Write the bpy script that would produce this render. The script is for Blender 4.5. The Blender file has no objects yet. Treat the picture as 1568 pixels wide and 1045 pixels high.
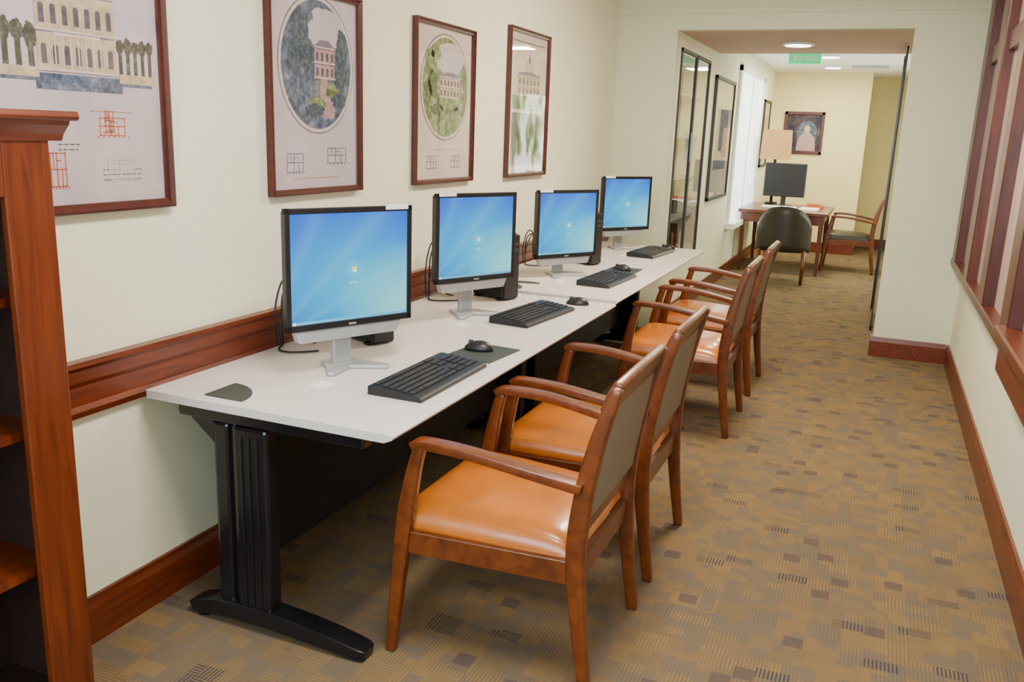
import bpy, bmesh, math, random
from mathutils import Vector, Matrix
random.seed(4)
D=bpy.data; SC=bpy.context.scene
COL=SC.collection
# ------------------------------------------------------------------ materials
def newmat(name):
    m=D.materials.new(name); m.use_nodes=True
    nt=m.node_tree; b=nt.nodes['Principled BSDF']
    return m,nt,b
def N(nt,t,**k):
    n=nt.nodes.new(t)
    for a,v in k.items(): setattr(n,a,v)
    return n
def rgba(c): return (c[0],c[1],c[2],1)
def mth(nt,op,a,b=None,c=None):
    n=N(nt,'ShaderNodeMath',operation=op)
    for i,v in enumerate((a,b,c)):
        if v is None: continue
        if isinstance(v,(int,float)): n.inputs[i].default_value=v
        else: nt.links.new(v,n.inputs[i])
    return n.outputs[0]
def mixc(nt,f,a,b):
    n=N(nt,'ShaderNodeMix',data_type='RGBA')
    for s,v in ((n.inputs[0],f),(n.inputs[6],a),(n.inputs[7],b)):
        if isinstance(v,(int,float)): s.default_value=v
        elif isinstance(v,tuple): s.default_value=rgba(v)
        else: nt.links.new(v,s)
    return n.outputs[2]
def ramp(nt,f,stops,interp='LINEAR'):
    n=N(nt,'ShaderNodeValToRGB'); cr=n.color_ramp; cr.interpolation=interp
    while len(cr.elements)<len(stops): cr.elements.new(.5)
    for e,(p,c) in zip(cr.elements,stops): e.position=p; e.color=rgba(c)
    nt.links.new(f,n.inputs[0]); return n.outputs[0]
def bump(nt,b,h,strength,dist=.002):
    n=N(nt,'ShaderNodeBump'); n.inputs['Strength'].default_value=strength; n.inputs['Distance'].default_value=dist
    nt.links.new(h,n.inputs['Height']); nt.links.new(n.outputs[0],b.inputs['Normal'])
def flat(name,c,rough=.5,metal=0,spec=.5,var=.06,scale=20,coat=0,bmp=0):
    m,nt,b=newmat(name)
    tc=N(nt,'ShaderNodeTexCoord'); no=N(nt,'ShaderNodeTexNoise'); no.inputs['Scale'].default_value=scale
    nt.links.new(tc.outputs['Object'],no.inputs['Vector'])
    lo=tuple(x*(1-var) for x in c); hi=tuple(min(1,x*(1+var)) for x in c)
    nt.links.new(ramp(nt,no.outputs['Fac'],[(.3,lo),(.7,hi)]),b.inputs['Base Color'])
    b.inputs['Roughness'].default_value=rough; b.inputs['Metallic'].default_value=metal
    b.inputs['Specular IOR Level'].default_value=spec; b.inputs['Coat Weight'].default_value=coat
    if bmp: bump(nt,b,no.outputs['Fac'],bmp)
    return m
def wood(name,c1,c2,rough=.35,stretch=(2,2,30),coat=.2):
    m,nt,b=newmat(name)
    tc=N(nt,'ShaderNodeTexCoord'); mp=N(nt,'ShaderNodeMapping'); mp.inputs['Scale'].default_value=stretch
    nt.links.new(tc.outputs['Object'],mp.inputs['Vector'])
    n1=N(nt,'ShaderNodeTexNoise'); n1.inputs['Scale'].default_value=3; n1.inputs['Detail'].default_value=8; n1.inputs['Distortion'].default_value=1.2
    nt.links.new(mp.outputs[0],n1.inputs['Vector'])
    col=ramp(nt,n1.outputs['Fac'],[(.3,c1),(.5,tuple((a+b_)/2 for a,b_ in zip(c1,c2))),(.72,c2)])
    nt.links.new(col,b.inputs['Base Color']); b.inputs['Roughness'].default_value=rough
    b.inputs['Coat Weight'].default_value=coat; b.inputs['Coat Roughness'].default_value=.25
    bump(nt,b,n1.outputs['Fac'],.08)
    return m
M={}
M['trimY']=wood('wood_trim_y',(.080,.011,.003),(.175,.031,.006),stretch=(14,1,14))
M['woodZ']=wood('wood_trim_z',(.070,.010,.002),(.155,.027,.004),stretch=(14,14,1))
M['woodW']=wood('window_wood',(.050,.007,.002),(.105,.016,.004),stretch=(14,14,1),coat=.1)
M['chair']=wood('chair_wood',(.085,.017,.003),(.170,.040,.006),stretch=(6,14,6),rough=.3)
M['frame']=wood('frame_wood',(.040,.004,.003),(.085,.009,.006),stretch=(8,8,8),rough=.3)
M['wall']=flat('wall_paint',(.82,.82,.65),.75,var=.015,scale=3)
M['wallg']=flat('wall_paint_green',(.66,.69,.52),.7,var=.015,scale=3)
M['wally']=flat('wall_paint_yellow',(.76,.67,.35),.7,var=.015,scale=3)
M['ceil']=flat('ceiling_paint',(.80,.77,.72),.8,var=.01)
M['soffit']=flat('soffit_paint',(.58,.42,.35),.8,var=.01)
M['lam']=flat('desk_laminate',(.66,.60,.585),.38,var=.05,scale=180)
M['black']=flat('black_metal',(.006,.006,.008),.25,var=.2)
M['blackm']=flat('black_panel',(.004,.004,.007),.55,var=.2)
M['blackp']=flat('black_plastic',(.008,.008,.010),.4,var=.2)
M['key']=flat('key_plastic',(.013,.013,.016),.45,var=.2)
M['silver']=flat('silver_plastic',(.40,.41,.43),.35,metal=.3,var=.03)
M['leather']=flat('orange_leather',(.46,.128,.010),.28,var=.14,scale=9,coat=.25,bmp=.12)
M['dleather']=flat('dark_leather',(.025,.020,.014),.4,var=.1)
M['white']=flat('white_label',(.85,.85,.85),.5,var=.01)
M['gray']=flat('gray_rubber',(.030,.036,.033),.6,var=.1)
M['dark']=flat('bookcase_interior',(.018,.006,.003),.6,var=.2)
M['pane']=flat('window_pane_frosted',(.60,.44,.38),.2,var=.02)
M['paint_w']=flat('white_paint',(.85,.86,.86),.5,var=.01)
M['paper']=flat('print_paper',(.52,.45,.50),.6,var=.08,scale=6)
M['paper2']=flat('print_paper_light',(.60,.50,.45),.6,var=.08,scale=6)
M['ink']=flat('ink',(.10,.075,.10),.7,var=.3,scale=60)
M['inkr']=flat('ink_red',(.55,.11,.04),.7,var=.2,scale=60)
M['facade']=flat('facade_wash',(.50,.39,.26),.7,var=.2,scale=40)
M['facadep']=flat('facade_pink',(.42,.26,.28),.7,var=.2,scale=40)
M['roof']=flat('roof_wash',(.17,.14,.19),.7,var=.3,scale=40)
def emis(name,c,s):
    m,nt,b=newmat(name); b.inputs['Base Color'].default_value=rgba(c)
    b.inputs['Emission Color'].default_value=rgba(c); b.inputs['Emission Strength'].default_value=s
    return m
M['glow']=emis('lamp_diffuser',(1,.95,.85),7)
M['green']=emis('exit_green',(.01,.50,.18),1.2)
M['shade']=emis('lamp_shade',(.42,.23,.085),.35)
def outdoors():
    m,nt,b=newmat('window_daylight_glazing')
    tc=N(nt,'ShaderNodeTexCoord'); no=N(nt,'ShaderNodeTexNoise'); no.inputs['Scale'].default_value=3.2; no.inputs['Detail'].default_value=5
    mp=N(nt,'ShaderNodeMapping'); mp.inputs['Scale'].default_value=(1,1.6,.7); nt.links.new(tc.outputs['Object'],mp.inputs['Vector']); nt.links.new(mp.outputs[0],no.inputs['Vector'])
    c=ramp(nt,no.outputs['Fac'],[(.38,(.06,.10,.03)),(.48,(.40,.46,.22)),(.55,(.95,1,.85)),(.7,(1,1,.95))])
    nt.links.new(c,b.inputs['Emission Color']); b.inputs['Emission Strength'].default_value=9
    b.inputs['Base Color'].default_value=(.02,.02,.02,1); b.inputs['Roughness'].default_value=.2
    return m
M['outdoor']=outdoors()
M['skyw']=emis('window_sky_glazing',(.86,.93,1.0),1.7)
def fabric():
    m,nt,b=newmat('chair_back_fabric')
    tc=N(nt,'ShaderNodeTexCoord'); ck=N(nt,'ShaderNodeTexChecker'); ck.inputs['Scale'].default_value=170
    nt.links.new(tc.outputs['Object'],ck.inputs['Vector'])
    no=N(nt,'ShaderNodeTexNoise'); no.inputs['Scale'].default_value=60; nt.links.new(tc.outputs['Object'],no.inputs['Vector'])
    c=mixc(nt,ck.outputs['Fac'],(.28,.23,.16),(.14,.12,.09))
    c=mixc(nt,no.outputs['Fac'],c,(.24,.20,.15))
    nt.links.new(c,b.inputs['Base Color']); b.inputs['Roughness'].default_value=.85
    return m
M['fabric']=fabric()
def foliage(name,cols,scale):
    m,nt,b=newmat(name)
    tc=N(nt,'ShaderNodeTexCoord'); no=N(nt,'ShaderNodeTexNoise'); no.inputs['Scale'].default_value=scale; no.inputs['Detail'].default_value=7; no.inputs['Roughness'].default_value=.75
    nt.links.new(tc.outputs['Object'],no.inputs['Vector'])
    n=len(cols); nt.links.new(ramp(nt,no.outputs['Fac'],[(.34+.34*i/(n-1),c) for i,c in enumerate(cols)]),b.inputs['Base Color'])
    b.inputs['Roughness'].default_value=.7
    return m
M['fol_b']=foliage('foliage_blue',[(.012,.022,.055),(.045,.08,.14),(.14,.17,.24),(.40,.34,.40)],30)
M['fol_b2']=foliage('foliage_blue_dark',[(.008,.015,.035),(.025,.05,.085),(.07,.11,.13),(.22,.22,.26)],60)
M['fol_g']=foliage('foliage_green',[(.03,.055,.015),(.10,.15,.045),(.27,.30,.15),(.48,.45,.34)],30)
M['fol_g2']=foliage('foliage_green_dark',[(.015,.03,.008),(.05,.085,.025),(.13,.17,.07),(.3,.3,.18)],60)
M['fol_d']=foliage('foliage_dark',[(.015,.02,.015),(.05,.055,.04),(.2,.18,.14)],45)
M['portrait']=foliage('portrait_paint',[(.008,.008,.02),(.015,.015,.04),(.06,.045,.06),(.14,.10,.09)],5)
def pglass():
    m=D.materials.new('picture_glass'); m.use_nodes=True; nt=m.node_tree; nt.nodes.clear()
    o=N(nt,'ShaderNodeOutputMaterial'); mx=N(nt,'ShaderNodeMixShader'); t=N(nt,'ShaderNodeBsdfTransparent'); g=N(nt,'ShaderNodeBsdfGlossy')
    g.inputs['Roughness'].default_value=.015
    lw=N(nt,'ShaderNodeLayerWeight'); lw.inputs['Blend'].default_value=.5
    f=mth(nt,'ADD',mth(nt,'MULTIPLY',mth(nt,'POWER',lw.outputs['Facing'],4.0),.75),.055)
    nt.links.new(f,mx.inputs[0])
    nt.links.new(t.outputs[0],mx.inputs[1]); nt.links.new(g.outputs[0],mx.inputs[2]); nt.links.new(mx.outputs[0],o.inputs[0])
    return m
M['glass']=pglass()
def carpet():
    m,nt,b=newmat('carpet')
    tc=N(nt,'ShaderNodeTexCoord'); sp=N(nt,'ShaderNodeSeparateXYZ'); nt.links.new(tc.outputs['Object'],sp.inputs[0])
    X,Y=sp.outputs[0],sp.outputs[1]
    def cell(sx,sy,off,ox=0.):
        a=mth(nt,'FLOOR',mth(nt,'ADD',mth(nt,'MULTIPLY',X,1/sx),ox)); c=mth(nt,'FLOOR',mth(nt,'ADD',mth(nt,'MULTIPLY',Y,1/sy),off))
        cb=N(nt,'ShaderNodeCombineXYZ'); nt.links.new(a,cb.inputs[0]); nt.links.new(c,cb.inputs[1]); cb.inputs[2].default_value=off+ox
        w=N(nt,'ShaderNodeTexWhiteNoise',noise_dimensions='3D'); nt.links.new(cb.outputs[0],w.inputs['Vector']); return w.outputs['Value']
    c1=cell(.10,.10,.0); c2=cell(.05,.0667,.37,.21); c3=cell(.0667,.05,.71,.55)
    base=ramp(nt,c1,[(0,(.235,.145,.058)),(.25,(.195,.128,.060)),(.45,(.255,.158,.060)),(.62,(.170,.122,.073)),(.8,(.215,.138,.060))],'CONSTANT')
    base=mixc(nt,mth(nt,'MULTIPLY',mth(nt,'GREATER_THAN',c2,.66),.8),base,(.155,.120,.084))
    base=mixc(nt,mth(nt,'MULTIPLY',mth(nt,'GREATER_THAN',c3,.78),.8),base,(.262,.162,.062))
    base=mixc(nt,mth(nt,'MULTIPLY',mth(nt,'GREATER_THAN',cell(.06,.06,.43,.87),.965),.75),base,(.070,.046,.054))
    def stripes(co,p): return mth(nt,'GREATER_THAN',mth(nt,'FRACT',mth(nt,'MULTIPLY',co,1/p)),.5)
    sx=stripes(X,.0115); sy=stripes(Y,.0115)
    d=mth(nt,'GREATER_THAN',cell(.10,.10,.0,.0),.5)
    st=mth(nt,'ADD',mth(nt,'MULTIPLY',sx,d),mth(nt,'MULTIPLY',sy,mth(nt,'SUBTRACT',1,d)))
    amt=mth(nt,'MULTIPLY',st,mth(nt,'ADD',mth(nt,'MULTIPLY',c3,.40),.22))
    col=mixc(nt,amt,base,(.078,.068,.066))
    strong=mth(nt,'MULTIPLY',st,mth(nt,'MULTIPLY',mth(nt,'GREATER_THAN',cell(.10,.05,.91,.33),.955),.9))
    col=mixc(nt,strong,col,(.030,.032,.050))
    no=N(nt,'ShaderNodeTexNoise'); no.inputs['Scale'].default_value=260; nt.links.new(tc.outputs['Object'],no.inputs['Vector'])
    col=mixc(nt,mth(nt,'MULTIPLY',no.outputs['Fac'],.45),col,(.120,.095,.072))
    nt.links.new(col,b.inputs['Base Color']); b.inputs['Roughness'].default_value=.95; b.inputs['Specular IOR Level'].default_value=.1
    bump(nt,b,mth(nt,'ADD',no.outputs['Fac'],st),.3,.003)
    return m
M['carpet']=carpet()
def screen():
    m,nt,b=newmat('screen_desktop')
    tc=N(nt,'ShaderNodeTexCoord'); sp=N(nt,'ShaderNodeSeparateXYZ'); nt.links.new(tc.outputs['Generated'],sp.inputs[0])
    u,v=sp.outputs[1],sp.outputs[2]
    def gl(cu,cv,r):
        du=mth(nt,'SUBTRACT',u,cu); dv=mth(nt,'SUBTRACT',v,cv)
        d=mth(nt,'SQRT',mth(nt,'ADD',mth(nt,'MULTIPLY',du,du),mth(nt,'MULTIPLY',dv,dv)))
        q=mth(nt,'SUBTRACT',1,mth(nt,'MULTIPLY',d,1/r)); return mth(nt,'MAXIMUM',q,0)
    base=ramp(nt,v,[(0,(.0,.24,.72)),(.3,(.0,.34,.95)),(1,(.0,.15,.90))])
    c=mixc(nt,mth(nt,'MULTIPLY',gl(.55,.35,.70),.95),base,(.0,.62,1.0))
    c=mixc(nt,mth(nt,'MULTIPLY',gl(1.0,.10,.62),1.1),c,(.28,.90,.90))
    # soft light rays fanning from the lower-left
    ang=mth(nt,'ARCTAN2',mth(nt,'ADD',v,.15),mth(nt,'ADD',u,.2))
    ray=mth(nt,'MULTIPLY',mth(nt,'POWER',mth(nt,'ABSOLUTE',mth(nt,'SINE',mth(nt,'MULTIPLY',ang,9.0))),6.0),.16)
    c=mixc(nt,ray,c,(.20,.80,1.0))
    c=mixc(nt,mth(nt,'MULTIPLY',gl(.52,.48,.10),.5),c,(.30,.80,1.0))
    b.inputs['Base Color'].default_value=(.01,.01,.01,1); b.inputs['Roughness'].default_value=.35
    nt.links.new(c,b.inputs['Emission Color']); b.inputs['Emission Strength'].default_value=1.2
    return m
M['screen']=screen()
M['taskbar']=emis('taskbar_blue',(.06,.30,.50),.8)
for nm,c in (('lr',(.9,.2,.05)),('lg',(.3,.8,.1)),('lb',(.1,.4,.9)),('ly',(1,.8,.1))): M[nm]=emis('logo_'+nm,c,1.2)
# ------------------------------------------------------------------ geometry helpers
def grp(name,loc=(0,0,0),rz=0):
    e=D.objects.new(name,None); e.empty_display_size=.1; COL.objects.link(e); e.location=loc; e.rotation_euler=(0,0,rz); return e
def finish(name,bm,mat,parent=None,loc=(0,0,0),rot=(0,0,0),smooth=False,bevel=0,seg=2,sub=0):
    bmesh.ops.recalc_face_normals(bm,faces=bm.faces)
    me=D.meshes.new(name); bm.to_mesh(me); bm.free()
    ms=mat if isinstance(mat,(list,tuple)) else [mat]
    for x in ms: me.materials.append(M[x])
    o=D.objects.new(name,me); COL.objects.link(o); o.location=loc; o.rotation_euler=rot
    if parent: o.parent=parent
    if smooth:
        for p in me.polygons: p.use_smooth=True
    if bevel:
        b=o.modifiers.new('bev','BEVEL'); b.width=bevel; b.segments=seg; b.limit_method='ANGLE'
    return o
def addbox(bm,x0,x1,y0,y1,z0,z1,mi=0):
    vs=[bm.verts.new((x,y,z)) for x in (x0,x1) for y in (y0,y1) for z in (z0,z1)]
    for f in ((0,1,3,2),(4,6,7,5),(0,4,5,1),(2,3,7,6),(0,2,6,4),(1,5,7,3)):
        bm.faces.new([vs[i] for i in f]).material_index=mi
def box(name,r,mat,parent=None,bevel=0,seg=2,loc=(0,0,0),rot=(0,0,0)):
    bm=bmesh.new(); addbox(bm,*r); return finish(name,bm,mat,parent,loc,rot,bevel=bevel,seg=seg)
def boxes(name,rs,mat,parent=None,bevel=0,loc=(0,0,0),rot=(0,0,0)):
    bm=bmesh.new()
    for r in rs: addbox(bm,*r)
    return finish(name,bm,mat,parent,loc,rot,bevel=bevel)
def planeX(name,x,y0,y1,z0,z1,mat,parent=None):
    bm=bmesh.new(); bm.faces.new([bm.verts.new(v) for v in ((x,y0,z0),(x,y1,z0),(x,y1,z1),(x,y0,z1))])
    return finish(name,bm,mat,parent)
def smoothpath(pts,n=6):
    out=[]; P=[pts[0]]+list(pts)+[pts[-1]]
    for i in range(1,len(P)-2):
        for k in range(n):
            t=k/n; out.append(tuple(.5*((2*b)+(-a+c)*t+(2*a-5*b+4*c-d)*t*t+(-a+3*b-3*c+d)*t**3) for a,b,c,d in zip(P[i-1],P[i],P[i+1],P[i+2])))
    out.append(tuple(pts[-1])); return out
def sweep(name,pts,mat,parent=None,bevel=.006,n=5):
    P=smoothpath(pts,n); bm=bmesh.new(); rings=[]
    for i,p in enumerate(P):
        a=P[max(0,i-1)]; b=P[min(len(P)-1,i+1)]
        t=Vector((b[0]-a[0],0,b[2]-a[2])); t.normalize(); nn=Vector((-t.z,0,t.x))
        c=Vector(p[:3]); rings.append([bm.verts.new(c+nn*sx*p[3]/2+Vector((0,sy*p[4]/2,0))) for sx,sy in ((1,1),(1,-1),(-1,-1),(-1,1))])
    for A,B in zip(rings,rings[1:]):
        for k in range(4): bm.faces.new((A[k],A[(k+1)%4],B[(k+1)%4],B[k]))
    bm.faces.new(rings[0]); bm.faces.new(rings[-1][::-1])
    o=finish(name,bm,mat,parent,bevel=bevel,seg=3)
    o.modifiers['bev'].angle_limit=math.radians(50)
    for p in o.data.polygons: p.use_smooth=True
    return o
def prism(ax,name,poly,c0,c1,mat,parent=None,bevel=0,loc=(0,0,0),rot=(0,0,0)):
    bm=bmesh.new()
    f={'Z':lambda p,c:(p[0],p[1],c),'Y':lambda p,c:(p[0],c,p[1]),'X':lambda p,c:(c,p[0],p[1])}[ax]
    a=[bm.verts.new(f(p,c0)) for p in poly]; b=[bm.verts.new(f(p,c1)) for p in poly]
    n=len(poly); bm.faces.new(a); bm.faces.new(b)
    for i in range(n): bm.faces.new((a[i],a[(i+1)%n],b[(i+1)%n],b[i]))
    return finish(name,bm,mat,parent,loc,rot,bevel=bevel)
def prismZ(*a,**k): return prism('Z',*a,**k)
def prismY(*a,**k): return prism('Y',*a,**k)
def prismX(*a,**k): return prism('X',*a,**k)
def cyl(name,r,z0,z1,mat,parent=None,loc=(0,0,0),r2=None,seg=32,rot=(0,0,0)):
    bm=bmesh.new(); r2=r if r2 is None else r2
    a=[bm.verts.new((r*math.cos(i*2*math.pi/seg),r*math.sin(i*2*math.pi/seg),z0)) for i in range(seg)]
    b=[bm.verts.new((r2*math.cos(i*2*math.pi/seg),r2*math.sin(i*2*math.pi/seg),z1)) for i in range(seg)]
    bm.faces.new(a); bm.faces.new(b)
    for i in range(seg): bm.faces.new((a[i],a[(i+1)%seg],b[(i+1)%seg],b[i])).smooth=True
    return finish(name,bm,mat,parent,loc,rot)
def tube(name,pts,r,mat,parent=None):
    c=D.curves.new(name,'CURVE'); c.dimensions='3D'; c.bevel_depth=r; c.bevel_resolution=3; c.resolution_u=8
    s=c.splines.new('NURBS'); s.points.add(len(pts)-1); s.use_endpoint_u=True; s.order_u=4
    for p,q in zip(s.points,pts): p.co=(*q,1)
    tmp=D.objects.new(name+'_c',c); COL.objects.link(tmp)
    dg=bpy.context.evaluated_depsgraph_get(); me=D.meshes.new_from_object(tmp.evaluated_get(dg))
    D.objects.remove(tmp); o=D.objects.new(name,me); me.materials.clear(); me.materials.append(M[mat]); COL.objects.link(o)
    for p in me.polygons: p.use_smooth=True
    if parent: o.parent=parent
    return o
def wallgrid(name,axis,a0,a1,u0,u1,z0,z1,holes,mat):
    us=sorted({u0,u1}|{h[0] for h in holes}|{h[1] for h in holes}); zs=sorted({z0,z1}|{h[2] for h in holes}|{h[3] for h in holes})
    bm=bmesh.new()
    for i in range(len(us)-1):
        for j in range(len(zs)-1):
            cu=(us[i]+us[i+1])/2; cz=(zs[j]+zs[j+1])/2
            if any(h[0]<cu<h[1] and h[2]<cz<h[3] for h in holes): continue
            if axis=='x': addbox(bm,a0,a1,us[i],us[i+1],zs[j],zs[j+1])
            else: addbox(bm,us[i],us[i+1],a0,a1,zs[j],zs[j+1])
    return finish(name,bm,mat)
# ------------------------------------------------------------------ room shell
YB=-2.0; YP=6.97; W=2.652; XO=.467; XP=2.13; ZO=2.353; YF=13.4; HC=2.75; HF=2.52
box('floor',(-.3,3.2,YB-.1,14.8,-.1,0),'carpet')
box('wall_left',(-.12,0,YB,YP+.1,0,HC),'wall')
wallgrid('wall_back','y',YB-.1,YB,-.12,W+.1,0,HC,[(.3,2.4,.8,2.5)],'wall')
box('wall_right',(W,W+.12,YB,YP+.1,0,HC),'wall')
wallgrid('wall_facing','y',YP,YP+.10,0,W,0,HC,[(XO,XP,0,ZO)],'wallg')
box('ceiling',(-.12,W+.12,YB,YP+.1,HC,HC+.1),'ceil')
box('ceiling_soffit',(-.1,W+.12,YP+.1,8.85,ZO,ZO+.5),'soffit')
box('ceiling_far',(-.1,3.0,8.85,14.8,HF,HF+.1),'ceil')
wallgrid('wall_hall_left','x',.367,XO,YP+.1,YF+.1,0,HF,[(7.15,8.40,.50,2.22)],'wall')
wallgrid('wall_hall_right','x',W,W+.12,YP+.1,14.6,0,HF,[(9.9,12.6,.85,2.1)],'wall')
box('wall_far',(XO-.1,1.78,YF,14.6,0,HF),'wally')
box('wall_far_recess',(1.78,W+.12,14.5,14.6,0,HF),'wally')
prismY('trim_chair_rail',[(0,.712),(.022,.712),(.026,.73),(.018,.745),(.018,.80),(.026,.815),(.03,.85),(.038,.862),(.036,.876),(0,.876)],1.46,YP,'trimY')
BP=[(0,0),(.02,0),(.02,.115),(.013,.135),(.012,.148),(0,.148)]
prismY('baseboard_left',BP,1.46,YP,'trimY')
prismY('baseboard_right',[(W-a,b) for a,b in BP],YB,YP,'trimY')
prismX('baseboard_facing',[(YP,0),(YP-.02,0),(YP-.02,.115),(YP-.012,.148),(YP,.148)],XP-.02,W-.02,'trimY')
box('baseboard_jamb',(XP-.02,XP,YP,YP+.1,0,.148),'trimY')
box('baseboard_hall_left',(XO,XO+.015,YP+.1,YF,0,.14),'trimY')
box('baseboard_far',(XO,1.795,YF-.015,YF,0,.15),'trimY')
box('baseboard_far_recess',(1.795,W,14.485,14.5,0,.15),'trimY')
prismX('trim_cornice',[(YP,2.47),(YP-.012,2.47),(YP-.02,2.50),(YP-.06,2.56),(YP-.06,2.60),(YP,2.60)],.0,W,'wallg')
g=grp('window_1')
rs=[]
for y in (6.80,5.86,4.96,4.05,3.1,2.15,1.2): rs.append((W-.075,W-.002,y-.11,y+.11,.77,2.6))
rs.append((W-.05,W-.002,1.2,6.93,2.09,2.20)); rs.append((W-.06,W-.002,1.2,6.93,2.56,2.64))
rs.append((W-.08,W-.002,4.0,6.93,.74,.79))
boxes('frame',rs,'woodW',g,bevel=.006)
boxes('sill',[(W-.11,W-.002,1.2,4.02,.80,.85),(W-.085,W-.002,1.2,4.00,.66,.80)],'trimY',g,bevel=.008)
box('pane',(W-.018,W-.003,1.2,6.93,.77,2.57),'pane',g)
g=grp('window_2')
boxes('frame',[(W-.02,W+.1,9.84,9.92,.8,2.15),(W-.02,W+.1,12.58,12.66,.8,2.15),(W-.02,W+.1,9.84,12.66,2.08,2.15),(W-.05,W+.1,9.84,12.66,.79,.86),(W+.02,W+.08,11.2,11.28,.86,2.08)],'paint_w',g)
box('glazing',(W+.085,W+.095,9.9,12.6,.85,2.1),'outdoor',g)
g=grp('window_3')
boxes('frame',[(XO+.001,XO+.03,10.17,10.25,.6,2.36),(XO+.001,XO+.03,12.2,12.28,.6,2.36),(XO+.001,XO+.03,10.17,12.28,2.3,2.38),(XO+.001,XO+.10,10.12,12.33,.56,.62),(XO+.005,XO+.022,11.2,11.25,.62,2.3)],'paint_w',g)
box('glazing',(XO+.002,XO+.010,10.25,12.2,.62,2.3),'skyw',g)
# ------------------------------------------------------------------ bookcase
g=grp('bookcase')
x0,x1=.025,.30; ya,yb=.45,1.445
boxes('carcass',[(x0,x1-.02,yb-.012,yb,0,1.50),(x0,x1-.02,ya,ya+.012,0,1.50)],'woodZ',g)
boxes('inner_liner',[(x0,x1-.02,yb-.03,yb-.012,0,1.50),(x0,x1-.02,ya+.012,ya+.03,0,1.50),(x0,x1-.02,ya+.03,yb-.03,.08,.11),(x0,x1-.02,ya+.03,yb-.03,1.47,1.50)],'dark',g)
boxes('face_frame',[(x1-.02,x1,yb-.115,yb+.004,0,1.50),(x1-.02,x1,ya-.004,ya+.11,0,1.50),(x1-.02,x1,ya+.11,yb-.115,1.37,1.50),(x1-.02,x1,ya+.11,yb-.115,0,.12)],'woodZ',g,bevel=.003)
boxes('shelves',[(x0,x1-.05,ya+.03,yb-.03,z,z+.022) for z in (.45,.80,1.12)],'woodZ',g)
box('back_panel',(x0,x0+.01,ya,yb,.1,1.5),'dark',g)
prismY('crown_lower',[(x0,1.49),(x1+.005,1.49),(x1+.012,1.505),(x1+.03,1.525),(x1+.035,1.535),(x0,1.535)],ya-.03,yb+.035,'trimY',g)
prismY('crown_top',[(x0,1.535),(x1+.045,1.535),(x1+.05,1.543),(x1+.045,1.556),(x0,1.556)],ya-.045,yb+.05,'trimY',g,bevel=.003)
# ------------------------------------------------------------------ pictures
DY=0.
def oval(name,y,z,a,b,x0,x1,mat,par,wob=0):
    n=64; ph=random.random()*6
    def k(t): return 1+wob*(math.sin(5*t+ph)+.6*math.sin(9*t+2*ph)+.5*math.sin(14*t)+.5*math.sin(23*t+ph))
    return prismX(name,[(y+DY+a*k(t*2*math.pi/n)*math.cos(t*2*math.pi/n),z+b*k(t*2*math.pi/n)*math.sin(t*2*math.pi/n)) for t in range(n)],x0,x1,mat,par)
def pboxes(name,rs,mat,par): return boxes(name,[(r[0],r[1],r[2]+DY,r[3]+DY,r[4],r[5]) for r in rs],mat,par)
def picframe(name,y0,y1,z0,z1,w=.022,paper='paper'):
    g=grp(name)
    bm=bmesh.new(); prof=[(0.002,0),(.030,0),(.032,.25),(.024,.6),(.022,1),(.002,1)]
    def ring(d,x): return [bm.verts.new(v) for v in ((x,y0+d,z0+d),(x,y1-d,z0+d),(x,y1-d,z1-d),(x,y0+d,z1-d))]
    R=[ring(p[1]*w,p[0]) for p in prof]
    for i in range(len(R)):
        A=R[i];B=R[(i+1)%len(R)]
        for k in range(4): bm.faces.new((A[k],A[(k+1)%4],B[(k+1)%4],B[k]))
    finish('frame',bm,'frame',g)
    box('paper',(.002,.010,y0+w*.8,y1-w*.8,z0+w*.8,z1-w*.8),paper,g)
    planeX('glazing',.019,y0+w*.9,y1-w*.9,z0+w*.9,z1-w*.9,'glass',g)
    return g
def plan(par,y,z,w,h,mat='ink'):
    t=.0026; x=(.0105,.0112)
    rs=[(y,y+w,z,z+t),(y,y+w,z+h-t,z+h),(y,y+t,z,z+h),(y+w-t,y+w,z,z+h),(y+w*.4,y+w*.4+t,z,z+h),(y,y+w,z+h*.5,z+h*.5+t),(y+w*.7,y+w*.7+t,z,z+h*.5),(y+w*.4,y+w*.7,z+h*.75,z+h*.75+t),(y+w*.2,y+w*.2+t,z+h*.5,z+h)]
    rs+=[(y-.008+i*w/5,y-.004+i*w/5,z-.006,z-.001) for i in range(7)]
    pboxes('floor_plan',[(x[0],x[1],*r) for r in rs],mat,par)
def scrib(par,y,z,w,lines):
    rs=[]
    for i in range(lines):
        c=y
        while c<y+w:
            l=random.uniform(.008,.02); rs.append((.0105,.011,c,c+l,z-i*.014,z-i*.014+.0022)); c+=l+.005
    pboxes('caption',rs,'inkr' if lines==1 else 'ink',par)
X1=.0125
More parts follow.
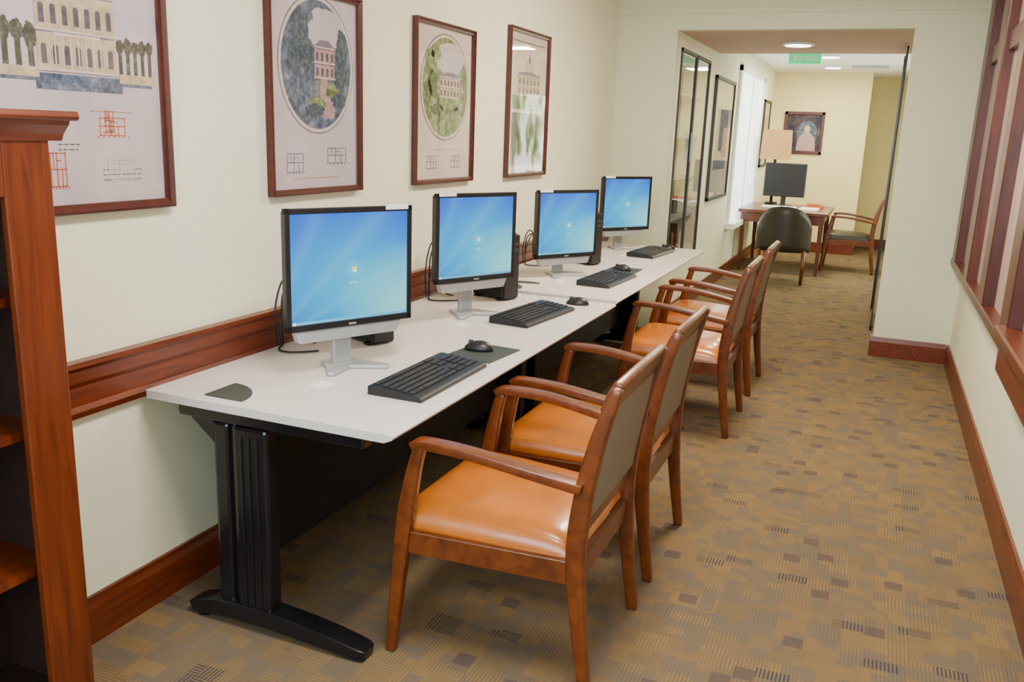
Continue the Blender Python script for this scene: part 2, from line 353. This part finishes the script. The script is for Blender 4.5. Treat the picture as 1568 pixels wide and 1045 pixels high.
def house(par,y0,y1,z0,z1,mat='facade',cols=6,floors=2):
    w=y1-y0; h=z1-z0
    pboxes('facade',[(.0105,X1,y0,y1,z0,z0+h*.8)],mat,par)
    prismX('pediment',[(a+DY,b) for a,b in [(y0-.01,z0+h*.8),(y1+.01,z0+h*.8),(y1-.02,z0+h*.92),((y0+y1)/2+.03,z0+h),((y0+y1)/2-.03,z0+h),(y0+.02,z0+h*.92)]],.0105,X1,'roof',par)
    bm=bmesh.new()
    for f in range(floors):
        for c in range(cols):
            cy=y0+DY+w*(c+.5)/cols; cz=z0+h*.8*(f+.16)/floors; hw=w/cols*.23; hh=h*.8/floors*.42
            pts=[(cy-hw,cz),(cy+hw,cz)]+[(cy+hw*math.cos(t*math.pi/6),cz+hh+hw*.9*math.sin(t*math.pi/6)) for t in range(7)]
            bm.faces.new([bm.verts.new((X1+.0006,a,b)) for a,b in pts])
    finish('arched_openings',bm,'ink',par)
    pboxes('cornices',[(X1,X1+.0008,y0-.005,y1+.005,z0+h*.8*f/floors-.002,z0+h*.8*f/floors+.003) for f in range(floors+1)],'paper2',par)
    pboxes('shadow_lines',[(X1,X1+.0007,y0,y1,z0+h*.8*f/floors-.006,z0+h*.8*f/floors-.002) for f in range(1,floors+1)],'roof',par)
def trees(par,y0,y1,z0,z1,n,mat='fol_d'):
    for i in range(n):
        y=y0+(y1-y0)*(i+.5)/n; r=(y1-y0)/n*.62; zc=z1-r*random.uniform(.7,1.3)
        oval('tree_crown',y,zc,r*.8,r*random.uniform(1.0,1.5),.0105,.0118,mat,par,.07)
        pboxes('tree_trunk',[(.0105,.0116,y-r*.35,y+r*.35,z0,zc)],mat,par)
g=picframe('framed_architectural_print',1.16,2.115,1.285,2.16,w=.026)
pboxes('side_wings',[(.0105,.012,1.46,1.68,1.64,1.665),(.0105,.012,1.94,2.07,1.64,1.665)],'facade',g)
house(g,1.68,1.93,1.66,1.91,cols=7,floors=2)
pboxes('projecting_portico',[(.0128,.0136,1.73,1.88,1.66,1.665),(.0128,.0136,1.73,1.88,1.748,1.756)]+[(.0128,.0138,1.73+i*.0245,1.7345+i*.0245,1.66,1.75) for i in range(7)],'paper2',g)
trees(g,1.46,1.68,1.65,1.77,6); trees(g,1.935,2.07,1.65,1.76,5)
pboxes('ground_wash',[(.0105,.0117,1.45,2.06,1.632,1.652),(.0105,.0117,1.67,1.95,1.612,1.632)],'fol_b',g)
plan(g,1.86,1.495,.09,.05,'inkr'); plan(g,1.88,1.508,.03,.055,'inkr'); plan(g,1.69,1.36,.05,.09,'inkr'); plan(g,1.88,1.37,.10,.06,'paper2'); scrib(g,1.83,1.56,.14,1); scrib(g,1.72,1.47,.06,2); scrib(g,1.86,1.40,.14,3)
DY=.04
g=picframe('framed_architectural_print',2.595,3.19,1.287,2.04)
oval('oval_border',2.86,1.765,.243,.252,.0102,.0108,'roof',g); oval('oval_mat',2.86,1.765,.238,.247,.0106,.0112,'paper2',g)
oval('landscape',2.86,1.765,.224,.234,.0110,.0116,'fol_b',g)
oval('sky_wash',2.91,1.90,.13,.075,.0114,.0118,'paper',g,.03)
oval('lawn_wash',2.90,1.66,.12,.05,.0114,.0117,'fol_g',g,.04)
house(g,2.84,2.97,1.72,1.86,'facadep',4,2); prismX('path',[(2.90,1.58),(3.00,1.57),(3.02,1.62),(2.95,1.66),(2.96,1.72),(2.92,1.72),(2.91,1.66),(2.96,1.62)],.0118,.0121,'facadep',g)
for a,b,r,q in ((2.75,1.89,.055,.06),(2.78,1.80,.05,.06),(2.72,1.79,.045,.06),(3.02,1.83,.035,.08),(3.01,1.73,.04,.05),(2.80,1.68,.06,.04),(2.78,1.94,.05,.035),(2.74,1.70,.05,.05),(3.0,1.64,.05,.03),(2.84,1.60,.06,.025)): oval('tree_mass',a,b,r,q,.0119,.0124+.0001*random.random(),random.choice(('fol_b','fol_b2','fol_b2')),g,.07)
plan(g,2.66,1.37,.10,.07,'roof'); plan(g,2.92,1.40,.13,.06,'roof'); scrib(g,2.7,1.345,.3,1)
DY=.065
g=picframe('framed_architectural_print',3.65,4.28,1.287,2.043,paper='paper2')
oval('oval_border',3.91,1.745,.262,.252,.0102,.0108,'ink',g); oval('oval_mat',3.91,1.745,.257,.247,.0106,.0112,'paper2',g)
oval('landscape',3.91,1.745,.242,.234,.0110,.0116,'fol_g',g); oval('sky_wash',3.95,1.88,.15,.08,.0114,.0118,'paper',g,.03)
house(g,3.84,4.06,1.70,1.82,'facade',6,2)
for a,b,r,q in ((3.74,1.86,.045,.06),(3.77,1.76,.045,.06),(3.72,1.72,.04,.06),(4.09,1.78,.03,.08),(3.95,1.66,.10,.03),(3.80,1.90,.05,.03),(3.82,1.64,.06,.03),(4.04,1.63,.05,.03)): oval('tree_mass',a,b,r,q,.0119,.0124,random.choice(('fol_g','fol_g2')),g,.07)
plan(g,3.72,1.36,.10,.06,'roof'); plan(g,3.98,1.36,.10,.06,'roof'); scrib(g,3.75,1.45,.3,1)
DY=.075
g=picframe('framed_architectural_print',4.745,5.385,1.287,2.133,paper='paper2')
house(g,4.82,5.18,1.76,1.90,'facade',6,2); oval('dome',5.0,1.90,.07,.07,.0105,.0122,'facade',g); oval('flag_finial',5.0,1.98,.01,.03,.0105,.0122,'roof',g)
pboxes('ground_wash',[(.0105,.0117,4.75,5.24,1.68,1.76)],'fol_g',g)
pboxes('lower_image',[(.0105,.0117,4.75,5.24,1.36,1.66)],'fol_d',g)
pboxes('border_line',[(.0105,.011,4.74,5.24,2.06,2.065),(.0105,.011,4.74,5.24,1.35,1.355)],'ink',g)
# ------------------------------------------------------------------ desks
def desk(y0,y1,zt,yl):
    g=grp('computer_desk')
    L=.040; R=.908
    prof=[(L,zt-.028),(R-.03,zt-.028),(R-.004,zt-.016),(R,zt-.008),(R-.006,zt-.001),(R-.02,zt),(L,zt)]
    prismY('top',prof,y0,y1,'lam',g,bevel=.002)
    for yy in yl:
        boxes('column',[(.265,.325,yy-.022,yy+.022,.04,zt-.07),(.345,.47,yy-.03,yy+.03,.04,zt-.07),(.32,.35,yy-.012,yy+.012,.04,zt-.07)],'black',g,bevel=.012)
        boxes('column_ribs',[(.375+i*.028,.383+i*.028,yy-.034,yy-.028,.08,zt-.10) for i in range(3)],'black',g,bevel=.002)
        boxes('top_bracket',[(.14,.80,yy-.025,yy+.025,zt-.07,zt-.030)],'black',g,bevel=.006)
        prismY('brace',[(.14,zt-.035),(.27,zt-.035),(.27,zt-.14)],yy-.02,yy+.02,'black',g)
        sweep('foot',[(.15,yy,.022,.035,.055),(.19,yy,.036,.045,.07),(.30,yy,.052,.055,.075),(.48,yy,.052,.055,.075),(.66,yy,.038,.048,.075),(.77,yy,.024,.040,.07),(.80,yy,.020,.030,.055)],'black',g,bevel=.01)
        for fx in (.19,.76): cyl('glide',.028,0,.02,'blackp',g,loc=(fx,yy,0))
    box('modesty_panel',(.33,.345,yl[0]+.03,yl[-1]-.03,.17,zt-.035),'blackm',g)
    box('cable_tray',(.18,.32,yl[0]+.05,yl[-1]-.05,zt-.12,zt-.035),'blackm',g)
    box('support_beam',(.40,.44,yl[0]+.02,yl[-1]-.02,zt-.07,zt-.03),'black',g)
    pts=[(0,0)]+[(.14*math.cos(t*math.pi/16),.14*math.sin(t*math.pi/16)) for t in range(9)]
    prismZ('cable_cover',pts,zt,zt+.003,'gray',g,loc=(.23,y0+.04,0))
    return g
desk(1.935,4.105,.74,(1.985,4.02))
desk(4.125,6.45,.752,(4.22,6.33))
# ------------------------------------------------------------------ monitors etc
def monitor(x,y,z,al,w,h,gap,label):
    g=grp('computer_monitor',(x,y,z),-al)
    fx=.06; b=.018
    bm=bmesh.new(); addbox(bm,fx-.045,fx-.014,-w/2+.006,w/2-.006,gap+.006,gap+h-.006)
    finish('housing',bm,'blackp',g,bevel=.010,seg=3)
    boxes('bezel',[(fx-.02,fx,-w/2,w/2,gap,gap+b+.004),(fx-.02,fx,-w/2,w/2,gap+h-b,gap+h),(fx-.02,fx,-w/2,-w/2+b,gap,gap+h),(fx-.02,fx,w/2-b,w/2,gap,gap+h)],'blackp',g,bevel=.002)
    box('display',(fx-.012,fx-.004,-w/2+b-.002,w/2-b+.002,gap+b,gap+h-b+.002),'screen',g)
    box('taskbar',(fx-.004,fx-.0035,-w/2+b,w/2-b,gap+b+.004,gap+b+.013),'taskbar',g)
    cyl('start_orb',.006,0,.0008,'white',g,loc=(fx-.0036,-w/2+b+.010,gap+b+.0085),rot=(0,math.pi/2,0),seg=16)
    s=.009; cy=.02*w; cz=gap+h*.48
    for i,(dy,dz,mm) in enumerate(((-1,1,'lr'),(1,1,'lg'),(-1,-1,'lb'),(1,-1,'ly'))):
        box('screen_logo',(fx-.004,fx-.0035,cy+dy*s*.55-s*.45,cy+dy*s*.55+s*.45,cz+dz*s*.55-s*.45,cz+dz*s*.55+s*.45),mm,g)
    boxes('screen_caption',[(fx-.004,fx-.0037,cy-.016+i*.011,cy-.008+i*.011,cz-.045,cz-.042) for i in range(3)],'white',g)
    prismX('speaker_bar',[(-w*.43,gap),(w*.42,gap),(w*.38,gap-.042),(-w*.40,gap-.042)],fx-.045,fx-.006,'silver',g,bevel=.005)
    box('brand_badge',(fx,fx+.001,-.014,.014,gap+.006,gap+.012),'silver',g)
    boxes('neck',[(-.03,-.005,-.035,.035,.012,gap+h*.5)],'silver',g,bevel=.006)
    box('neck_mount',(-.01,fx-.04,-.05,.05,gap+h*.3,gap+h*.6),'blackp',g,bevel=.004)
    prismZ('base',[(-.07,-.05),(-.07,.05),(.0,.075),(.10,.125),(.115,.105),(.04,.0),(.095,-.09),(.08,-.11),(.0,-.07)],0.0,.014,'silver',g,bevel=.004)
    box('asset_label',(fx,fx+.001,label*w*.37-.045,label*w*.37+.045,gap+h-.012,gap+h+.004),'white',g)
    return g
Z1,Z2=.7405,.7525
monitor(.406,2.46,Z1,math.radians(26),.477,.395,.155,1)
monitor(.386,3.486,Z1,math.radians(26),.447,.385,.160,-1)
monitor(.385,4.722,Z2,math.radians(31),.445,.38,.110,-1)
monitor(.34,6.14,Z2,math.radians(33),.455,.38,.138,-1)
def pc(x,y,z):
    g=grp('desktop_computer',(x,y,z),-math.radians(20))
    box('case',(-.11,.10,-.05,.05,.006,.325),'blackp',g,bevel=.008)
    box('front_panel',(.10,.112,-.048,.048,.01,.32),'key',g,bevel=.004)
    boxes('drive_bays',[(.112,.114,-.035,.035,.27,.285),(.112,.114,-.035,.035,.24,.255)],'gray',g)
    boxes('feet',[(-.09,-.06,-.06,.06,0,.008),(.06,.09,-.06,.06,0,.008)],'blackp',g)
for a in ((.26,2.84,Z1),(.325,3.94,Z1),(.35,5.26,Z2)): pc(*a)
def keyboard(x,y,z,rz):
    g=grp('computer_keyboard',(x,y,z),rz)
    prismY('body',[(-.095,0),(.095,0),(.095,.012),(.086,.016),(-.078,.032),(-.095,.028)],-.24,.24,'blackp',g,bevel=.003)
    bm=bmesh.new()
    for r in range(6):
        xx=-.070+r*.0235+(.005 if r>0 else 0); zz=.031-(xx+.078)*.0975
        for s0,s1,n in [(-.230,.073,15),(.084,.138,3),(.149,.230,4)]:
            if r==3 and n==3: continue
            if r==0 and n==4: continue
            if r==5 and n==15:
                for a_,b_ in ((-.230,-.205),(-.202,-.18),(-.177,-.155),(-.152,-.045),(-.042,-.018),(-.015,.01),(.013,.038),(.041,.073)): addbox(bm,xx-.0095,xx+.0095,a_+.001,b_-.001,zz-.004,zz+.006)
                continue
            for k in range(n):
                a_=s0+(s1-s0)*k/n; b_=s0+(s1-s0)*(k+1)/n
                addbox(bm,xx-.0095,xx+.0095,a_+.0014,b_-.0014,zz-.004,zz+.006)
    finish('keys',bm,'key',g,bevel=.0015)
keyboard(.745,2.46,Z1,0); keyboard(.665,3.60,Z1,math.radians(-6)); keyboard(.69,4.68,Z2,math.radians(-3)); keyboard(.62,5.98,Z2,math.radians(-5))
def mouse(x,y,z,rz):
    g=grp('computer_mouse',(x,y,z),rz)
    bm=bmesh.new(); bmesh.ops.create_uvsphere(bm,u_segments=20,v_segments=12,radius=1)
    for v in bm.verts:
        v.co.x*=.058; v.co.y*=.032; v.co.z=max(v.co.z,0)*.036*(1+.15*v.co.x/.058)
    finish('shell',bm,'blackp',g,smooth=True)
    box('scroll_wheel',(-.04,-.022,-.004,.004,.02,.036),'gray',g,bevel=.002)
def pad(x,y,z,w=.19,l=.22,rz=0):
    prismZ('mouse_pad',[(-w/2,-l/2),(w/2,-l/2),(w/2,l/2),(-w/2,l/2)],0,.003,'gray',None,bevel=.001,loc=(x,y,z),rot=(0,0,rz))
pad(.745,2.875,Z1,rz=-.1,l=.24); mouse(.715,2.90,Z1+.0035,.1)
mouse(.745,3.985,Z1,.1)
pad(.66,5.12,Z2); mouse(.655,5.10,Z2+.0035,0)
mouse(.66,6.31,Z2,0)
for (x,y,z) in ((.475,2.235,Z1),(.47,3.27,Z1),(.475,4.50,Z2),(.49,5.77,Z2)):
    box('desk_label',(-.028,.028,-.033,.033,0,.002),'white',None,loc=(x,y,z),rot=(0,0,-.15))
prismZ('cable_grommet_cover',[(.11*math.cos(t*math.pi/8),.06*math.sin(t*math.pi/8)) for t in range(9)],0,.003,'gray',None,loc=(.30,4.33,Z2),rot=(0,0,.3))
def cable(*paths):
    g=grp('power_cable')
    for p in paths: tube('cord',p,.0035,'blackp',g)
for y,zt in ((2.60,1.00),(3.76,1.02),(5.03,.96)):
    z=.745 if y<4.2 else .757
    cable([(.05,y-.03,z),(.05,y-.06,.85),(.055,y-.03,zt-.03),(.07,y,zt+.01),(.085,y+.05,zt-.02),(.08,y+.03,.85),(.09,y+.05,z),(.14,y+.08,z)],
          [(.05,y,z),(.05,y-.01,.88),(.06,y-.02,zt-.04),(.075,y+.03,zt-.01),(.11,y+.08,zt-.05)],
          [(.06,y-.02,z),(.06,y-.05,z+.05),(.07,y-.03,.93),(.09,y+.06,.95)],
          [(.06,y-.02,z),(.09,y-.13,z),(.16,y-.10,z),(.22,y-.02,z)])
# ------------------------------------------------------------------ armchairs
def cushion(name,x0,x1,wf,wb,z0,H,mat,par):
    bm=bmesh.new(); n=18
    def pt(i,j,top):
        u=math.sin((-1+2*i/n)*math.pi/2); v=math.sin((-1+2*j/n)*math.pi/2)
        w=wf+(wb-wf)*(u+1)/2; x=x0+(x1-x0)*(u+1)/2; y=v*w/2
        e=max(0,(1-abs(u)**8)*(1-abs(v)**8))
        z=z0+.02+(H-.02)*e**.4+.014*(1-u*u)*(1-v*v)-.02*(u+1)/2 if top else z0
        return (x,y,z)
    T=[[bm.verts.new(pt(i,j,True)) for j in range(n+1)] for i in range(n+1)]
    B=[[bm.verts.new(pt(i,j,False)) for j in range(n+1)] for i in range(n+1)]
    for i in range(n):
        for j in range(n):
            bm.faces.new((T[i][j],T[i+1][j],T[i+1][j+1],T[i][j+1])); bm.faces.new((B[i][j],B[i][j+1],B[i+1][j+1],B[i+1][j]))
    for k in range(n):
        for q in ((T[0][k],T[0][k+1],B[0][k+1],B[0][k]),(T[n][k],T[n][k+1],B[n][k+1],B[n][k]),(T[k][0],T[k+1][0],B[k+1][0],B[k][0]),(T[k][n],T[k+1][n],B[k+1][n],B[k][n])):
            bm.faces.new(q)
    return finish(name,bm,mat,par,smooth=True)
def armchair(x,y,rz=0,seat='leather',back='fabric'):
    g=grp('armchair',(x,y,0),rz)
    for s in (1,-1):
        sweep('front_leg',[(-.305,s*.298,0,.030,.030),(-.285,s*.297,.22,.042,.034),(-.262,s*.295,.44,.050,.036),(-.235,s*.293,.60,.040,.034),(-.215,s*.292,.675,.034,.032)],'chair',g,bevel=.008)
        sweep('back_leg',[(.300,s*.258,0,.034,.030),(.268,s*.257,.22,.044,.034),(.250,s*.256,.42,.055,.036),(.262,s*.256,.60,.052,.036),(.295,s*.256,.77,.044,.034),(.338,s*.256,.915,.030,.032)],'chair',g,bevel=.008)
        sweep('arm',[(-.238,s*.295,.672,.024,.046),(-.20,s*.298,.684,.026,.050),(-.05,s*.302,.680,.026,.050),(.12,s*.294,.655,.026,.046),(.262,s*.272,.628,.028,.042)],'chair',g,bevel=.007)
        q=[(-.265,s*.302),(-.265,s*.278),(.25,s*.244),(.25,s*.268)]
        prismZ('side_apron',q,.335,.405,'chair',g,bevel=.003)
    box('front_apron',(-.285,-.262,-.285,.285,.335,.41),'chair',g,bevel=.003)
    box('rear_apron',(.24,.262,-.25,.25,.33,.40),'chair',g,bevel=.003)
    cushion('seat',-.300,.238,.575,.50,.400,.085,seat,g)
    sweep('crest_rail',[(.301,0,.835,.030,.49),(.318,0,.88,.034,.49),(.337,0,.925,.026,.49)],'chair',g,bevel=.007)
    sweep('lower_back_rail',[(.251,0,.475,.026,.49),(.253,0,.52,.026,.49)],'chair',g,bevel=.004)
    sweep('back_panel',[(.255,0,.515,.030,.485),(.262,0,.60,.036,.485),(.284,0,.73,.036,.485),(.305,0,.845,.028,.485)],back,g,bevel=.006)
    return g
for yc in (2.355,3.08,4.775,5.64): armchair(1.14,yc)
armchair(1.78,11.75,0,'dleather','dleather')
# ------------------------------------------------------------------ far room
g=grp('writing_desk')
box('top',(.50,1.53,10.85,12.2,.71,.75),'chair',g,bevel=.006)
boxes('apron',[(.56,1.47,10.9,10.92,.60,.71),(.56,1.47,12.13,12.15,.60,.71),(1.45,1.47,10.9,12.15,.60,.71),(.56,.58,10.9,12.15,.60,.71)],'chair',g)
for a,b in ((.56,10.92),(1.46,10.92),(.56,12.13),(1.46,12.13)):
    bm=bmesh.new(); addbox(bm,a-.03,a+.03,b-.03,b+.03,0,.71)
    for v in bm.verts:
        if v.co.z<.1: v.co.x=a+(v.co.x-a)*.6; v.co.y=b+(v.co.y-b)*.6
    finish('leg',bm,'chair',g)
g=grp('computer_monitor',(.92,11.75,.751),math.radians(-90))
box('housing',(0,.04,-.255,.255,.12,.54),'blackp',g,bevel=.01)
box('display',(.04,.043,-.235,.235,.15,.52),'blackm',g)
box('neck',(-.03,.0,-.03,.03,.01,.35),'blackp',g); cyl('base',.11,0,.015,'blackp',g)
g=grp('computer_keyboard',(.92,11.35,.751),math.radians(-90))
box('body',(-.07,.07,-.21,.21,0,.02),'paint_w',g,bevel=.004)
boxes('keys',[(-.06+r*.025,-.04+r*.025,-.2+k*.0265,-.18+k*.0265,.02,.026) for r in range(5) for k in range(15)],'white',g)
g=grp('table_lamp',(.74,12.05,.751))
cyl('base',.08,0,.03,'black',g); cyl('stem',.018,.03,.60,'black',g)
bm=bmesh.new()
a=[bm.verts.new((sx*.18,sy*.18,.58)) for sx,sy in ((1,1),(1,-1),(-1,-1),(-1,1))]; b=[bm.verts.new((sx*.165,sy*.165,.95)) for sx,sy in ((1,1),(1,-1),(-1,-1),(-1,1))]
for i in range(4): bm.faces.new((a[i],a[(i+1)%4],b[(i+1)%4],b[i]))
finish('shade',bm,'shade',g)
g=grp('round_back_armchair',(1.115,10.3,0))
bm=bmesh.new(); n=20; rows=[]
for r in range(7):
    zf=r/6; row=[]
    for i in range(n+1):
        t=-1+2*i/n; ang=t*math.radians(70)
        zt=.30+.56*(1-.42*abs(t)**2.6); z=.36+(zt-.36)*zf
        row.append((.316*math.sin(ang),-.27*math.cos(ang),z))
    rows.append(row)
def shell(off): return [[bm.verts.new((x*(1-off/.3),y*(1-off/.3),z)) for x,y,z in row] for row in rows]
A=shell(0); B=shell(.045)
for Q in (A,B):
    for r in range(6):
        for i in range(n): bm.faces.new((Q[r][i],Q[r][i+1],Q[r+1][i+1],Q[r+1][i]))
for i in range(n): bm.faces.new((A[6][i],A[6][i+1],B[6][i+1],B[6][i])); bm.faces.new((A[0][i],A[0][i+1],B[0][i+1],B[0][i]))
for r in range(6):
    bm.faces.new((A[r][0],A[r+1][0],B[r+1][0],B[r][0])); bm.faces.new((A[r][n],A[r+1][n],B[r+1][n],B[r][n]))
finish('curved_back',bm,'dleather',g,smooth=True)
cyl('seat',.27,.36,.46,'dleather',g)
for a,b in ((-.24,-.2),(.24,-.2),(-.22,.24),(.22,.24)): cyl('leg',.016,0,.38,'chair',g,loc=(a,b,0),r2=.022)
g=grp('stack_of_papers',(1.28,11.2,.751)); boxes('sheets',[(-.11,.11,-.15,.15,0,.02),(-.09,.12,-.13,.16,.02,.03)],'white',g)
g=grp('book_stack',(1.32,11.75,.751)); box('lower_book',(-.1,.1,-.13,.13,0,.03),'inkr',g); box('upper_book',(-.09,.08,-.12,.12,.03,.055),'leather',g)
def farpic(name,x0,x1,z0,z1,y):
    g=grp(name); w=.045
    boxes('frame',[(x0,x1,y-.03,y-.002,z0,z0+w),(x0,x1,y-.03,y-.002,z1-w,z1),(x0,x0+w,y-.03,y-.002,z0,z1),(x1-w,x1,y-.03,y-.002,z0,z1)],'frame',g,bevel=.006)
    box('canvas',(x0+w,x1-w,y-.015,y-.004,z0+w,z1-w),'portrait',g)
    cx=(x0+x1)/2+.05; zc=(z0+z1)/2
    prismY('halo_light',[(cx+.14*math.cos(i*math.pi/16),zc-.02+.19*math.sin(i*math.pi/16)) for i in range(32)],y-.017,y-.015,'fol_b',g)
    sm=smoothpath([(cx-.13,z0+.05),(cx-.11,zc-.08),(cx-.04,zc+.0),(cx+.04,zc+.0),(cx+.11,zc-.08),(cx+.13,z0+.05)],4)
    prismY('sitter_body',sm,y-.0185,y-.017,'facadep',g)
    prismY('sitter_head',[(cx+.045*math.cos(i*math.pi/12),zc+.05+.06*math.sin(i*math.pi/12)) for i in range(24)],y-.0195,y-.0185,'facade',g)
farpic('framed_portrait',.67,1.216,1.39,1.98,YF)
def sidepic(name,y0,y1,z0,z1,mat):
    g=grp(name); x=XO; w=.035
    boxes('frame',[(x+.002,x+.03,y0,y1,z0,z0+w),(x+.002,x+.03,y0,y1,z1-w,z1),(x+.002,x+.03,y0,y0+w,z0,z1),(x+.002,x+.03,y1-w,y1,z0,z1)],'gray',g,bevel=.004)
    box('paper',(x+.002,x+.012,y0+w,y1-w,z0+w,z1-w),'paper2',g)
    box('image',(x+.012,x+.014,y0+.2*(y1-y0),y1-.2*(y1-y0),z0+.25*(z1-z0),z1-.25*(z1-z0)),mat,g)
    planeX('glazing',x+.021,y0+w,y1-w,z0+w,z1-w,'glass',g)
sidepic('framed_map',8.72,9.85,.95,2.15,'fol_b')
sidepic('framed_print',12.5,13.15,1.2,2.1,'leather')
g=grp('display_cabinet')
boxes('liner',[(.06,.075,7.15,8.40,.50,2.22),(.06,.46,7.15,7.165,.50,2.22),(.06,.46,8.385,8.40,.50,2.22),(.06,.46,7.15,8.40,.50,.515),(.06,.46,7.15,8.40,2.205,2.22)],'wall',g)
boxes('shelf',[(.08,.42,7.17,8.38,z,z+.012) for z in (.85,1.2,1.55,1.9)],'silver',g)
boxes('door_frame',[(.458,.480,y-.010,y+.010,.50,2.24) for y in (7.16,7.77,7.795,8.39)]+[(.458,.48,7.15,8.40,.485,.51),(.458,.48,7.15,8.40,2.22,2.245)],'gray',g)
planeX('door_glass',.468,7.17,8.38,.51,2.21,'glass',g)
boxes('ledger_books',[(.15+.06*(i%2),.30+.06*(i%2),7.25+.115*i,7.34+.115*i,.515,.515+random.uniform(.14,.28)) for i in range(9)],'chair',g)
boxes('boxed_artifacts',[(.15,.3,7.3,7.5,.862,1.05),(.15,.3,7.8,8.0,1.212,1.36),(.15,.3,8.1,8.25,.862,1.1)],'fol_d',g)
boxes('handle',[(.48,.50,7.74,7.752,1.35,1.6)],'silver',g)
g=grp('door_1')
planeX('glass_leaf',2.113,7.95,8.82,.02,2.30,'glass',g)
boxes('stile',[(2.100,2.116,8.82,8.84,.008,2.33)],'black',g)
boxes('door_rail',[(2.107,2.119,7.93,8.82,2.31,2.33),(2.107,2.119,7.93,8.82,.008,.04),(2.107,2.119,7.93,7.95,.008,2.33)],'gray',g)
# ceiling fixtures
def disc(x,y,z,r,nm='ceiling_light'):
    g=grp(nm,(x,y,z)); cyl('trim_ring',r,-.02,0,'paint_w',g); cyl('diffuser',r*.8,-.026,-.02,'glow',g)
disc(1.27,7.92,ZO,.13); disc(1.35,10.9,HF,.12); disc(1.3,12.4,HF,.12)
g=grp('exit_sign',(1.12,10.4,HF)); box('housing',(-.17,.17,-.02,.02,-.13,-.02),'green',g,bevel=.004); box('mount',(-.02,.02,-.015,.015,-.02,0),'paint_w',g)
boxes('lettering',[(-.12+i*.065,-.08+i*.065,-.0215,-.02,-.10,-.05) for i in range(4)],'white',g)
g=grp('air_vent',(1.75,12.2,HF)); box('grille_frame',(-.25,.25,-.25,.25,-.012,0),'paint_w',g); boxes('louvres',[(-.22,.22,-.2+i*.06,-.18+i*.06,-.02,-.012) for i in range(7)],'silver',g)
def panel(x,y,z,lx,ly):
    g=grp('ceiling_light_panel',(x,y,z)); boxes('housing',[(-lx/2,lx/2,-ly/2,ly/2,-.03,0)],'paint_w',g); box('diffuser',(-lx/2+.03,lx/2-.03,-ly/2+.03,ly/2-.03,-.034,-.03),'glow',g)
panel(1.5,1.6,HC,.5,1.1); panel(1.5,4.7,HC,.5,1.1)
# ------------------------------------------------------------------ lights
def area(name,loc,rot,sx,sy,p,c):
    l=D.lights.new(name,'AREA'); l.shape='RECTANGLE'; l.size=sx; l.size_y=sy; l.energy=p; l.color=c
    o=D.objects.new(name,l); COL.objects.link(o); o.location=loc; o.rotation_euler=rot; return o
WARM=(1,.85,.62)
area('light_panel_near',(1.5,1.6,HC-.05),(0,0,0),.45,1.0,70,(1,.93,.82))
area('light_panel_mid',(1.5,4.7,HC-.05),(0,0,0),.45,1.0,98,WARM)
area('light_window_back',(1.35,YB+.05,1.65),(math.radians(90),0,0),2.1,1.7,115,(.74,.87,1))
area('light_hall',(1.27,7.92,ZO-.04),(0,0,0),.25,.25,26,WARM)
area('light_far',(1.35,10.9,HF-.05),(0,0,0),.4,.4,44,(1,.86,.58))
area('light_far_2',(1.3,12.4,HF-.05),(0,0,0),.4,.4,40,(1,.86,.58))
w=D.worlds.new('World'); SC.world=w; w.use_nodes=True
bg=w.node_tree.nodes['Background']; bg.inputs[0].default_value=(.82,.95,1,1); bg.inputs[1].default_value=3.0
# ------------------------------------------------------------------ camera
cam=D.cameras.new('Camera'); co=D.objects.new('Camera',cam); COL.objects.link(co); SC.camera=co
cam.sensor_width=36; cam.lens=1332.2/1568*36; cam.clip_start=.05
F=Vector((-.3668,.9005,-.2336)); R=Vector((.9222,.3851,.0367)); F.normalize(); R=(R-F*R.dot(F)).normalized(); U=R.cross(F)
co.matrix_world=Matrix(((R.x,U.x,-F.x,2.031),(R.y,U.y,-F.y,0),(R.z,U.z,-F.z,1.547),(0,0,0,1)))
